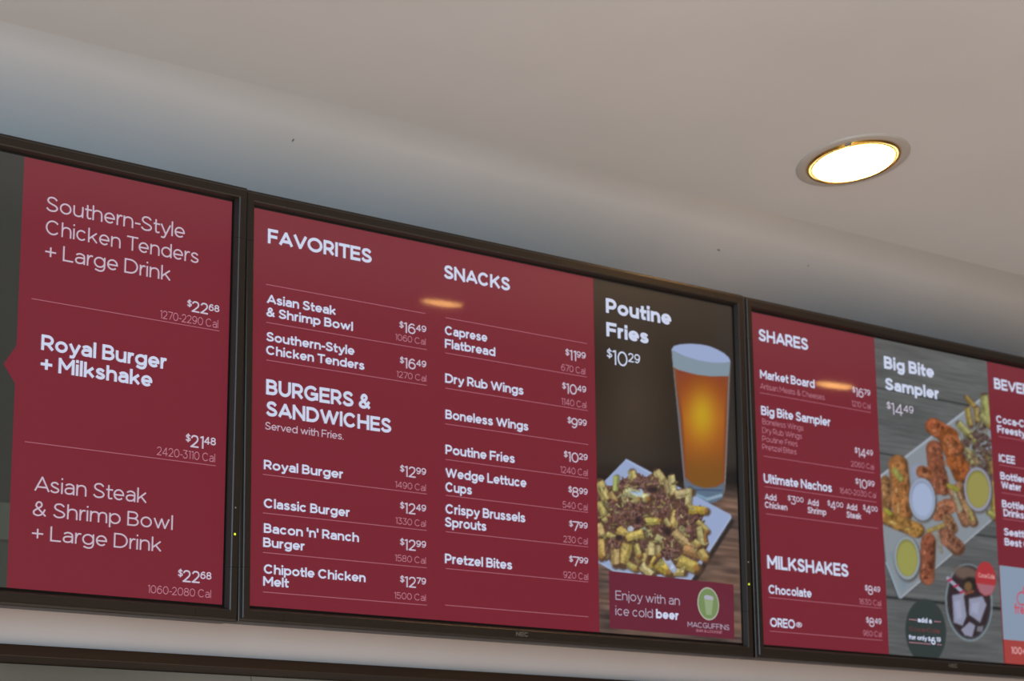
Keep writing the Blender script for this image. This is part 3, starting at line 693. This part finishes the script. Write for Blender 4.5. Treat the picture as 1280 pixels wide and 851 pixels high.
for (x, y, r) in [(1224, 540, 11), (1230, 552, 10), (1222, 562, 10), (1234, 572, 9), (1208, 552, 7), (1228, 585, 8), (1206, 574, 6), (1238, 598, 5)]:
    def z(x=x, y=y, r=r):
        a = R.uniform(0, 6.28); q_ = r * math.sqrt(R.random()); return x + q_ * math.cos(a), y + q_ * math.sin(a)
    for _ in range(int(r * 4)):
        X_, Y_ = z(); c = np.array(R.choice(PM)) * R.uniform(.85, 1.15); pa.cap(X_, Y_, X_ + R.uniform(-3, 3), Y_ + R.uniform(-3, 3), R.uniform(1.4, 3), c, 3, .2, 1.2)
# paper liner and white cup
pa.cap(1147, 588, 1150, 604, 18, (142, 150, 172), 1, .08, 3)
blob(1166, 532, 1184, 544, 17, (150, 76, 42)); blob(1184, 546, 1202, 592, 19, (136, 70, 30), n=40); blob(1186, 550, 1196, 560, 14, (150, 82, 44))
blob(1167, 560, 1172, 606, 17, (136, 74, 48), n=40); blob(1152, 589, 1160, 592, 12, (150, 84, 50), n=10); blob(1176, 590, 1180, 612, 10, (120, 66, 42), n=14)
blob(1122, 580, 1128, 640, 20, (156, 98, 50), n=60); blob(1106, 600, 1108, 640, 9, (136, 92, 52), n=20); pa.cap(1118, 588, 1126, 598, 8, (146, 142, 78), 2, .2, 2)
blob(1108, 646, 1146, 662, 15, (160, 112, 52), n=40); pa.cap(1108, 638, 1112, 642, 6, (150, 146, 62), 2, .2, 2)
blob(1190, 612, 1206, 652, 9, (132, 88, 60)); pa.cap(1192, 610, 1200, 636, 7, (142, 138, 118), 2, .1, 2); blob(1198, 608, 1216, 652, 9, (140, 98, 66)); pa.cap(1208, 625, 1216, 650, 4, (148, 142, 84), 2, .1, 1.5); pa.cap(1186, 607, 1196, 612, 6, (146, 140, 60), 2, .1, 2)
blob(1172, 640, 1184, 632, 16, (146, 88, 60), n=26); pa.cap(1160, 664, 1180, 656, 6, (152, 132, 80), 2, .2, 2); blob(1184, 648, 1190, 660, 10, (136, 92, 60)); blob(1180, 668, 1196, 684, 15, (132, 82, 58), n=26); blob(1160, 676, 1158, 720, 15, (128, 68, 44), n=50)
pa.cap(1172, 668, 1176, 690, 5, (134, 130, 120), 2, .1, 2)
for (lb_, cx, cy, rx, ry, rim, inn_) in [(8, 1152.5, 624, 16.5, 26.5, (150, 162, 184), (162, 176, 206)), (4, 1222, 611.5, 17, 27.5, (146, 148, 168), (150, 144, 82)), (9, 1133.5, 697.5, 16, 27, (142, 154, 164), (150, 150, 84))]:
    pa.ell(cx + 1, cy + 1.5, rx + 1, ry + 1, (84, 78, 74), lb_, 3, .1); pa.ell(cx, cy, rx, ry, rim, lb_, 1.2, .1); pa.ell(cx, cy - .5, rx - 2.6, ry - 4, np.array(inn_) * .82, lb_, 1.2, .1); pa.ell(cx + .3, cy + .8, rx - 3.4, ry - 5.4, inn_, lb_, 2, .1)
mottle(pa, [2, 3], .15, 8, 31); mottle(pa, [2, 3], .12, 4, 35); blur(pa, 2)
# cola glass from above
pa.ell(1211, 753, 29.5, 48.5, (122, 136, 144), 5, 1.2, .1); pa.ell(1211, 752.5, 27.6, 46.4, (62, 64, 70), 5, 1.2, .1); pa.ell(1211, 752, 26, 44, (52, 44, 48), 5, 1.5, .1)
pa.ell(1207, 716, 15, 8, (104, 88, 80), 5, 4, .1); pa.ell(1212, 730, 8, 9, (40, 38, 36), 5, 4); pa.ell(1210, 733, 5, 6, (112, 88, 62), 5, 3)
pa.poly([(1190, 744), (1204, 741), (1208, 770), (1203, 782), (1192, 778)], (142, 146, 168), 5, 2.5); pa.poly([(1211, 748), (1228, 745), (1233, 756), (1225, 778), (1211, 768)], (142, 146, 168), 5, 2.5)
pa.poly([(1201, 787), (1212, 777), (1219, 782), (1215, 796), (1206, 794)], (140, 142, 164), 5, 2); pa.poly([(1221, 783), (1229, 782), (1228, 790), (1221, 789)], (110, 110, 122), 5, 2)
pa.poly([(1193, 752), (1200, 750), (1202, 772), (1196, 774)], (156, 160, 186), 5, 3); pa.poly([(1215, 754), (1224, 752), (1222, 768), (1214, 764)], (156, 160, 186), 5, 3)
pa.cap(1184.5, 722.5, 1205, 742, 4.6, (158, 160, 178), 5, .15)
for t1 in (.12, .5, .88):
    x, y = 1184.5 + 20.5 * t1, 722.5 + 19.5 * t1; pa.cap(x - 1.8, y + 1, x + 1.8, y - 1, 3, (156, 50, 84), 5, 0, 1)
pa.cap(1206, 742, 1216, 739, 3, (130, 76, 60), 5, 0, 2)
pa.ell(1232, 723.3, 12.8, 21.4, (168, 56, 62), 6, 1, .12); pa.poly([(1220.5, 729), (1244, 732), (1240, 741), (1232, 744.5), (1225, 740)], (160, 104, 116), 6, 1.5)
# add-on badge
pa.ell(1157, 789, 25.5, 40.5, (52, 62, 62), 7, 1.2, .08)
blur(pa, 1)
ua = (px_uv(1, 1093.5, 427)[0] + px_uv(1, 1110, 812)[0]) / 2; ub = (px_uv(1, 1233.3, 455)[0] + px_uv(1, 1254.3, 822)[0]) / 2
picture(1, pa, ua, ub, {0: ('picture_background', 'weathered grey wooden planks'), 1: ('platter_picture', 'long white platter'), 2: ('chicken_wings_picture', 'orange brown chicken wings and tenders'), 3: ('fries_picture', 'loaded fries on the platter corner'), 4: ('dip_cup_picture', 'cup of yellow dip on the right side of the platter'), 8: ('dip_cup_picture', 'cup of white dip'), 9: ('dip_cup_picture', 'cup of yellow dip at the near end of the platter'), 5: ('cola_picture', 'iced cola seen from above with a striped straw'), 6: ('cup_tag', 'red oval tag with white script'), 7: ('offer_badge', 'dark grey oval badge')})
T(1, 'P', 1222.5, 721.5, 1242.5, 6.0, 'item', 'Coca-Cola', M_TAG); 
T(1, 'M', 215, 375, 392, 62, 'xbold', 'add a', M_WHITE); RULE(1, 'M', 105, 340, 205, 1.0, M_DIM); RULE(1, 'M', 420, 365, 505, 1.0, M_DIM)
T(1, 'M', 112, 482, 490, 55, 'reg', 'Coca-Cola', M_DARKRED)
T(1, 'M', 108, 588, 335, 58, 'xbold', 'for only', M_WHITE); T(1, 'M', 345, 610, 380, 50, 'item', '$', M_WHITE); T(1, 'M', 385, 655, 440, 92, 'item', '6', M_WHITE); T(1, 'M', 450, 620, 505, 58, 'item', '19', M_WHITE)
RULE(1, 'M', 108, 628, 380, 1.0, M_DIM); RULE(1, 'M', 455, 655, 515, 1.0, M_DIM)
T(1, 'K', 57, 156, 298, 60, 'xbold', 'Big Bite'); T(1, 'K', 62, 258, 322, 58, 'xbold', 'Sampler'); P(1, 'K', 70, 374, 200, 56, '14', '49', M_SOFT, .1)

# ---- left screen: dark picture strip with the notch, planks at its foot
M_DARK = screen_mat('screen_picture_dark', (40, 43, 39)); M_PLANK = screen_mat('screen_picture_plank', (62, 68, 60))
uL = px_uv(-1, 30, 196)[0]; uL2 = px_uv(-1, 8, 734)[0]; ue = (uL + uL2) / 2
vt, vm, vb = px_uv(-1, 23.5, 432)[1], px_uv(-1, 4, 455)[1], px_uv(-1, 18.5, 479)[1]; un = px_uv(-1, 4, 455)[0]
put(-1, 'picture_background', [(0.3, 0), (ue, 0), (ue, vb), (un, vm), (ue, vt), (ue, H), (0.3, H)], [(0, 1, 2, 3, 4, 5, 6)], M_DARK, -.0006, 'dark picture strip with a notch cut by the menu panel')
vp = px_uv(-1, 5, 628)[1]; vq = px_uv(-1, 5, 676)[1]
put(-1, 'plank_picture', [(0.3, vq + .002), (ue, vq + .002), (ue, vp), (0.3, vp)], [(0, 1, 2, 3)], M_PLANK, -.0009)
put(-1, 'plank_picture', [(0.3, 0), (ue, 0), (ue, vq - .002), (0.3, vq - .002)], [(0, 1, 2, 3)], screen_mat('screen_picture_plank_dark', (48, 54, 47)), -.0009)

# ---- lettering of the left screen
T(-1, 'A', 152, 275, 612, 50, 'book', 'Southern-Style'); T(-1, 'A', 150, 352, 658, 49, 'book', 'Chicken Tenders'); T(-1, 'A', 148, 431, 565, 50, 'book', '+ Large Drink')
P(-1, 'A', 620, 608, 727, 37, '22', '68', None, .13); T(-1, 'A', 530, 632, 723, 27, 'cal', '1270-2290 Cal'); RULE(-1, 'A', 103, 567, 728)
T(-1, 'A', 135, 737, 552, 52, 'item', 'Royal Burger'); T(-1, 'P', 50, 463, 189.5, 19.5, 'item', '+ Milkshake')
P(-1, 'B', 503, 213, 585, 34, '21', '48', None, .13); T(-1, 'B', 425, 236, 583, 23, 'cal', '2420-3110 Cal'); RULE(-1, 'B', 66, 200, 585)
T(-1, 'B', 92, 334, 397, 42, 'book', 'Asian Steak'); T(-1, 'B', 87, 401, 468, 41, 'book', '& Shrimp Bowl'); T(-1, 'B', 85, 466, 437, 41, 'book', '+ Large Drink')
P(-1, 'B', 482, 580, 573, 33, '22', '68', None, .13); T(-1, 'B', 400, 611, 572, 22, 'cal', '1060-2080 Cal')
# ---- middle screen
T(0, 'C', 112, 209, 537, 60, 'heading', 'FAVORITES'); RULE(0, 'C', 105, 378, 757)
T(0, 'C', 108, 455, 390, 38, 'item', 'Asian Steak'); T(0, 'C', 106, 508, 460, 38, 'item', '& Shrimp Bowl'); P(0, 'C', 650, 572, 760, 43, '16', '49'); T(0, 'C', 633, 605, 757, 26, 'cal', '1060 Cal'); RULE(0, 'C', 105, 533, 762)
T(0, 'C', 106, 609, 466, 38, 'item', 'Southern-Style'); T(0, 'C', 105, 664, 507, 38, 'item', 'Chicken Tenders'); P(0, 'C', 652, 717, 760, 43, '16', '49'); T(0, 'C', 638, 757, 760, 26, 'cal', '1270 Cal'); RULE(0, 'C', 105, 687, 762)
T(0, 'D', 78, 80, 395, 47, 'heading', 'BURGERS &'); T(0, 'D', 78, 145, 458, 46, 'heading', 'SANDWICHES'); T(0, 'D', 75, 186, 313, 23, 'reg', 'Served with Fries.', M_BOOK)
for (ty, n1, n2, py, a, b, cy, cal, ry, x1, x2, x3) in [(307, 'Royal Burger', None, 328, '12', '99', 363, '1490 Cal', 323, 312, 0, 470), (424, 'Classic Burger', None, 440, '12', '49', 473, '1330 Cal', 440, 332, 0, 471),
        (500, "Bacon 'n' Ranch", 'Burger', 551, '12', '99', 586, '1580 Cal', 560, 360, 195, 469), (624, 'Chipotle Chicken', 'Melt', 664, '12', '79', 700, '1500 Cal', 680, 380, 147, 467)]:
    T(0, 'D', 71, ty, x1, 29, 'item', n1)
    if n2: T(0, 'D', 69, ty + (43 if n2 == 'Burger' else 37), x2, 29, 'item', n2)
    P(0, 'D', 485, py, 564, 33, a, b); T(0, 'D', x3, cy, 563, 20, 'cal', cal); RULE(0, 'D', 68, ry, 566)
T(0, 'E', 80, 156, 350, 55, 'heading', 'SNACKS'); RULE(0, 'E', 85, 318, 665)
T(0, 'E', 84, 387, 257, 37, 'item', 'Caprese'); T(0, 'E', 84, 441, 290, 37, 'item', 'Flatbread'); P(0, 'E', 577, 488, 660, 42, '11', '99'); T(0, 'E', 560, 534, 658, 27, 'cal', '670 Cal'); RULE(0, 'E', 85, 462, 665)
T(0, 'E', 85, 583, 405, 38, 'item', 'Dry Rub Wings'); P(0, 'E', 564, 625, 662, 42, '10', '49'); T(0, 'E', 560, 673, 662, 27, 'cal', '1140 Cal'); RULE(0, 'E', 85, 606, 668)
T(0, 'E', 86, 731, 425, 38, 'item', 'Boneless Wings'); P(0, 'E', 586, 766, 664, 42, '9', '99'); RULE(0, 'E', 85, 752, 670)
T(0, 'F', 80, 83, 343, 36, 'item', 'Poutine Fries'); P(0, 'F', 530, 110, 620, 38, '10', '29'); T(0, 'F', 516, 154, 620, 25, 'cal', '1240 Cal'); RULE(0, 'F', 80, 104, 622)
T(0, 'F', 80, 172, 387, 37, 'item', 'Wedge Lettuce'); T(0, 'F', 80, 226, 180, 37, 'item', 'Cups'); P(0, 'F', 547, 244, 620, 38, '8', '99'); T(0, 'F', 525, 287, 620, 25, 'cal', '540 Cal'); RULE(0, 'F', 80, 240, 622)
T(0, 'F', 80, 309, 383, 37, 'item', 'Crispy Brussels'); T(0, 'F', 78, 359, 235, 37, 'item', 'Sprouts'); P(0, 'F', 550, 374, 620, 38, '7', '99'); T(0, 'F', 528, 418, 620, 25, 'cal', '230 Cal'); RULE(0, 'F', 80, 378, 622)
T(0, 'F', 78, 498, 333, 37, 'item', 'Pretzel Bites'); P(0, 'F', 550, 508, 622, 38, '7', '99'); T(0, 'F', 528, 553, 622, 25, 'cal', '920 Cal'); RULE(0, 'F', 80, 518, 622); RULE(0, 'F', 78, 657, 622)
# ---- right screen
T(1, 'I', 103, 206, 332, 55, 'heading', 'SHARES'); T(1, 'I', 110, 380, 362, 40, 'item', 'Market Board'); T(1, 'I', 110, 428, 408, 26, 'cal', 'Artisan Meats & Cheeses'); RULE(1, 'I', 108, 447, 622)
P(1, 'I', 537, 462, 620, 42, '16', '79'); T(1, 'I', 533, 508, 620, 25, 'cal', '1210 Cal')
T(1, 'I', 115, 549, 435, 42, 'item', 'Big Bite Sampler')
for y, t_, x1 in [(592, 'Boneless Wings', 310), (632, 'Dry Rub Wings', 303), (671, 'Poutine Fries', 283), (709, 'Pretzel Bites', 278)]: T(1, 'I', 120, y, x1, 26, 'cal', t_)
P(1, 'I', 548, 742, 632, 42, '14', '49'); T(1, 'I', 530, 787, 636, 25, 'cal', '2060 Cal'); RULE(1, 'I', 125, 740, 637)
T(1, 'J', 108, 73, 375, 36, 'item', 'Ultimate Nachos'); P(1, 'J', 468, 92, 543, 36, '10', '99'); T(1, 'J', 405, 114, 548, 22, 'cal', '1640-2030 Cal'); RULE(1, 'J', 110, 88, 550)
for x, y, w1, w2, nm, px_, py_, p1, a in [(112, 139, 157, 200, 'Chicken', 202, 156, 264, '3'), (280, 160, 323, 353, 'Shrimp', 358, 176, 420, '4'), (433, 178, 474, 490, 'Steak', 498, 193, 555, '4')]:
    T(1, 'J', x, y, w1, 25, 'item', 'Add', M_SOFT); T(1, 'J', x, y + 32, w2, 25, 'item', nm, M_SOFT); P(1, 'J', px_, py_, p1, 33, a, '00')
RULE(1, 'J', 115, 195, 555)
T(1, 'J', 122, 409, 440, 52, 'heading', 'MILKSHAKES'); T(1, 'J', 127, 508, 295, 35, 'item', 'Chocolate'); P(1, 'J', 505, 511, 565, 36, '8', '49'); T(1, 'J', 482, 549, 568, 22, 'cal', '1630 Cal'); RULE(1, 'J', 127, 523, 570)
T(1, 'J', 133, 638, 230, 36, 'item', 'OREO'); T(1, 'J', 234, 645, 258, 26, 'reg', '\u00ae', M_SOFT); P(1, 'J', 510, 637, 570, 36, '8', '49'); T(1, 'J', 497, 673, 570, 22, 'cal', '960 Cal'); RULE(1, 'J', 130, 655, 573)
T(1, 'K', 590, 254, 905, 52, 'heading', 'BEVERAGES'); T(1, 'K', 600, 418, 788, 36, 'item', 'Coca-Cola'); T(1, 'K', 605, 466, 770, 36, 'item', 'Freestyle'); RULE(1, 'K', 610, 485, 1100)
T(1, 'K', 613, 607, 690, 38, 'item', 'ICEE'); RULE(1, 'K', 613, 622, 1100); T(1, 'K', 620, 692, 748, 36, 'item', 'Bottled'); T(1, 'K', 624, 736, 720, 36, 'item', 'Water'); RULE(1, 'K', 625, 757, 1100)
T(1, 'L', 598, 51, 722, 34, 'item', 'Bottled'); T(1, 'L', 605, 92, 698, 34, 'item', 'Drinks'); RULE(1, 'L', 600, 104, 1100)
T(1, 'L', 607, 180, 752, 34, 'item', "Seattle's"); T(1, 'L', 610, 226, 818, 34, 'item', 'Best Coffee')
pale = poly(1, 'drink_machine_picture', [(1248.7, 706.5), (1400, 727), (1402, 826), (1254.2, 799)], screen_mat('screen_pale_blue', (132, 148, 170)), -.0008, 'pale blue panel with red lettering')
# trim the pale panel to the display and add the red band below it
ob = pale
u_a = px_uv(1, 1248.7, 706.5); u_b = px_uv(1, 1254.2, 799); u_c = px_uv(1, 1256, 826)
ue1 = (u_a[0] + u_b[0]) / 2
for vtx, (a, b) in zip(ob.data.vertices, [(ue1, u_a[1]), (W, u_a[1]), (W, u_b[1]), (ue1, u_b[1])]): vtx.co = (a, -.0008, b)
put(1, 'red_band', [(ue1, 0.0), (W, 0.0), (W, u_b[1]), (ue1, u_b[1])], [(0, 1, 2, 3)], screen_mat('screen_red_band', (158, 56, 52)), -.0008)
T(1, 'L', 655, 541, 800, 48, 'item', 'freestyle', M_POP); T(1, 'L', 640, 726, 708, 34, 'item', '100+', M_TAG)
for i, (cx, cy, r0) in enumerate([(1277, 748, 8), (1284, 738, 7), (1292, 744, 6)]):
    V2, F2 = [], []; ribbon([px_uv(1, x, y) for x, y in arc(cx, cy, r0 * .8, r0, 40, 330)], .0016, V2, F2); put(1, 'swirl_mark', V2, F2, M_POP, -.0012)

# ------------------------------------------------------------------ recessed downlights
m_ring = mat('downlight_trim', (188, 178, 165), 0.35, coat=0.2)
m_refl = mat('gold_reflector', (215, 165, 70), 0.22, metal=1.0)
m_diff = mat('lit_diffuser', (255, 250, 235), 0.5, emit=(255, 190, 108), estr=25.0)
m_glow = mat('groove_glow', (255, 236, 190), 0.4, emit=(255, 226, 140), estr=1.6)  # emission stands in for lamp light caught in the reflector's groove
m_clip = mat('spring_clip', (235, 230, 215), 0.15, metal=1.0)
_c = hit_z(1066.5, 200, CEIL); _k = hit_z(1059.5, 177, CEIL)
CLIPA = math.degrees(math.atan2(_k.y - _c.y, _k.x - _c.x))
def downlight(x, y, label, r=0.098):
    root = empty('downlight', label, 'ceiling light', Matrix.Translation((x, y, CEIL)))
    root['group'] = 'round downlights in the ceiling'
    V, F = lathe([(r, 0), (r, -.0018), (r - .003, -.0030), (r * .86, -.0036), (r * .82, -.0030), (r * .82, 0)]); mesh_obj('trim_ring', V, F, m_ring, root, smooth=True)
    V, F = lathe([(r * .825, -.0005), (r * .815, -.0058), (r * .80, -.0068), (r * .782, -.0040)]); mesh_obj('reflector', V, F, m_refl, root, smooth=True)
    V, F = lathe([(r * .783, -.0020), (r * .782, -.0042), (r * .752, -.0050), (r * .75, -.0020)]); mesh_obj('glowing_groove', V, F, m_glow, root, smooth=True)
    V, F = lathe([(r * .752, -.0030), (r * .75, -.0062), (r * .728, -.0066), (r * .722, -.0035)]); mesh_obj('inner_ring', V, F, m_refl, root, smooth=True)
    V, F = lathe([(r * .723, -.0032), (r * .71, -.0070), (r * .62, -.0105), (r * .4, -.0135), (r * .2, -.0145), (.0004, -.0148)]); mesh_obj('diffuser', V, F, m_diff, root, smooth=True)
    a = math.radians(CLIPA); cx, cy = r * .84 * math.cos(a), r * .84 * math.sin(a)
    o = box('clip', cx - .003, cx + .003, cy - .006, cy + .006, -.0085, -.0030, m_clip, root, bevel=.001)
    return root
LP = hit_z(1066.5, 200, CEIL)
downlight(LP.x, LP.y, 'round lit downlight in the ceiling in front of the right-hand menu screens')
def reflected(x, y):
    s = 0 if x < 930 else 1
    d = MC.T @ np.array([(x - 640) / FPX, (y - 425.5) / FPX, 1.0])
    inv = LINV[s]; a = inv @ Vector(CS); b = inv.to_3x3() @ Vector(d); t = -a.y / b.y; hit = a + b * t; r = Vector((b.x, -b.y, b.z)).normalized()
    Mw = BASE @ LOC[s]; hw = Mw @ hit; rw = Mw.to_3x3() @ r
    k_ = (CEIL - hw.z) / rw.z
    return hw + rw * k_
for q_, lb in (((553, 376), 'round lit downlight farther out, mirrored in the middle menu screen'), ((1044, 479), 'round lit downlight farther out, mirrored in the right menu screen')):
    p_ = reflected(*q_); print('reflected lamp at', p_); downlight(p_.x, p_.y, lb)
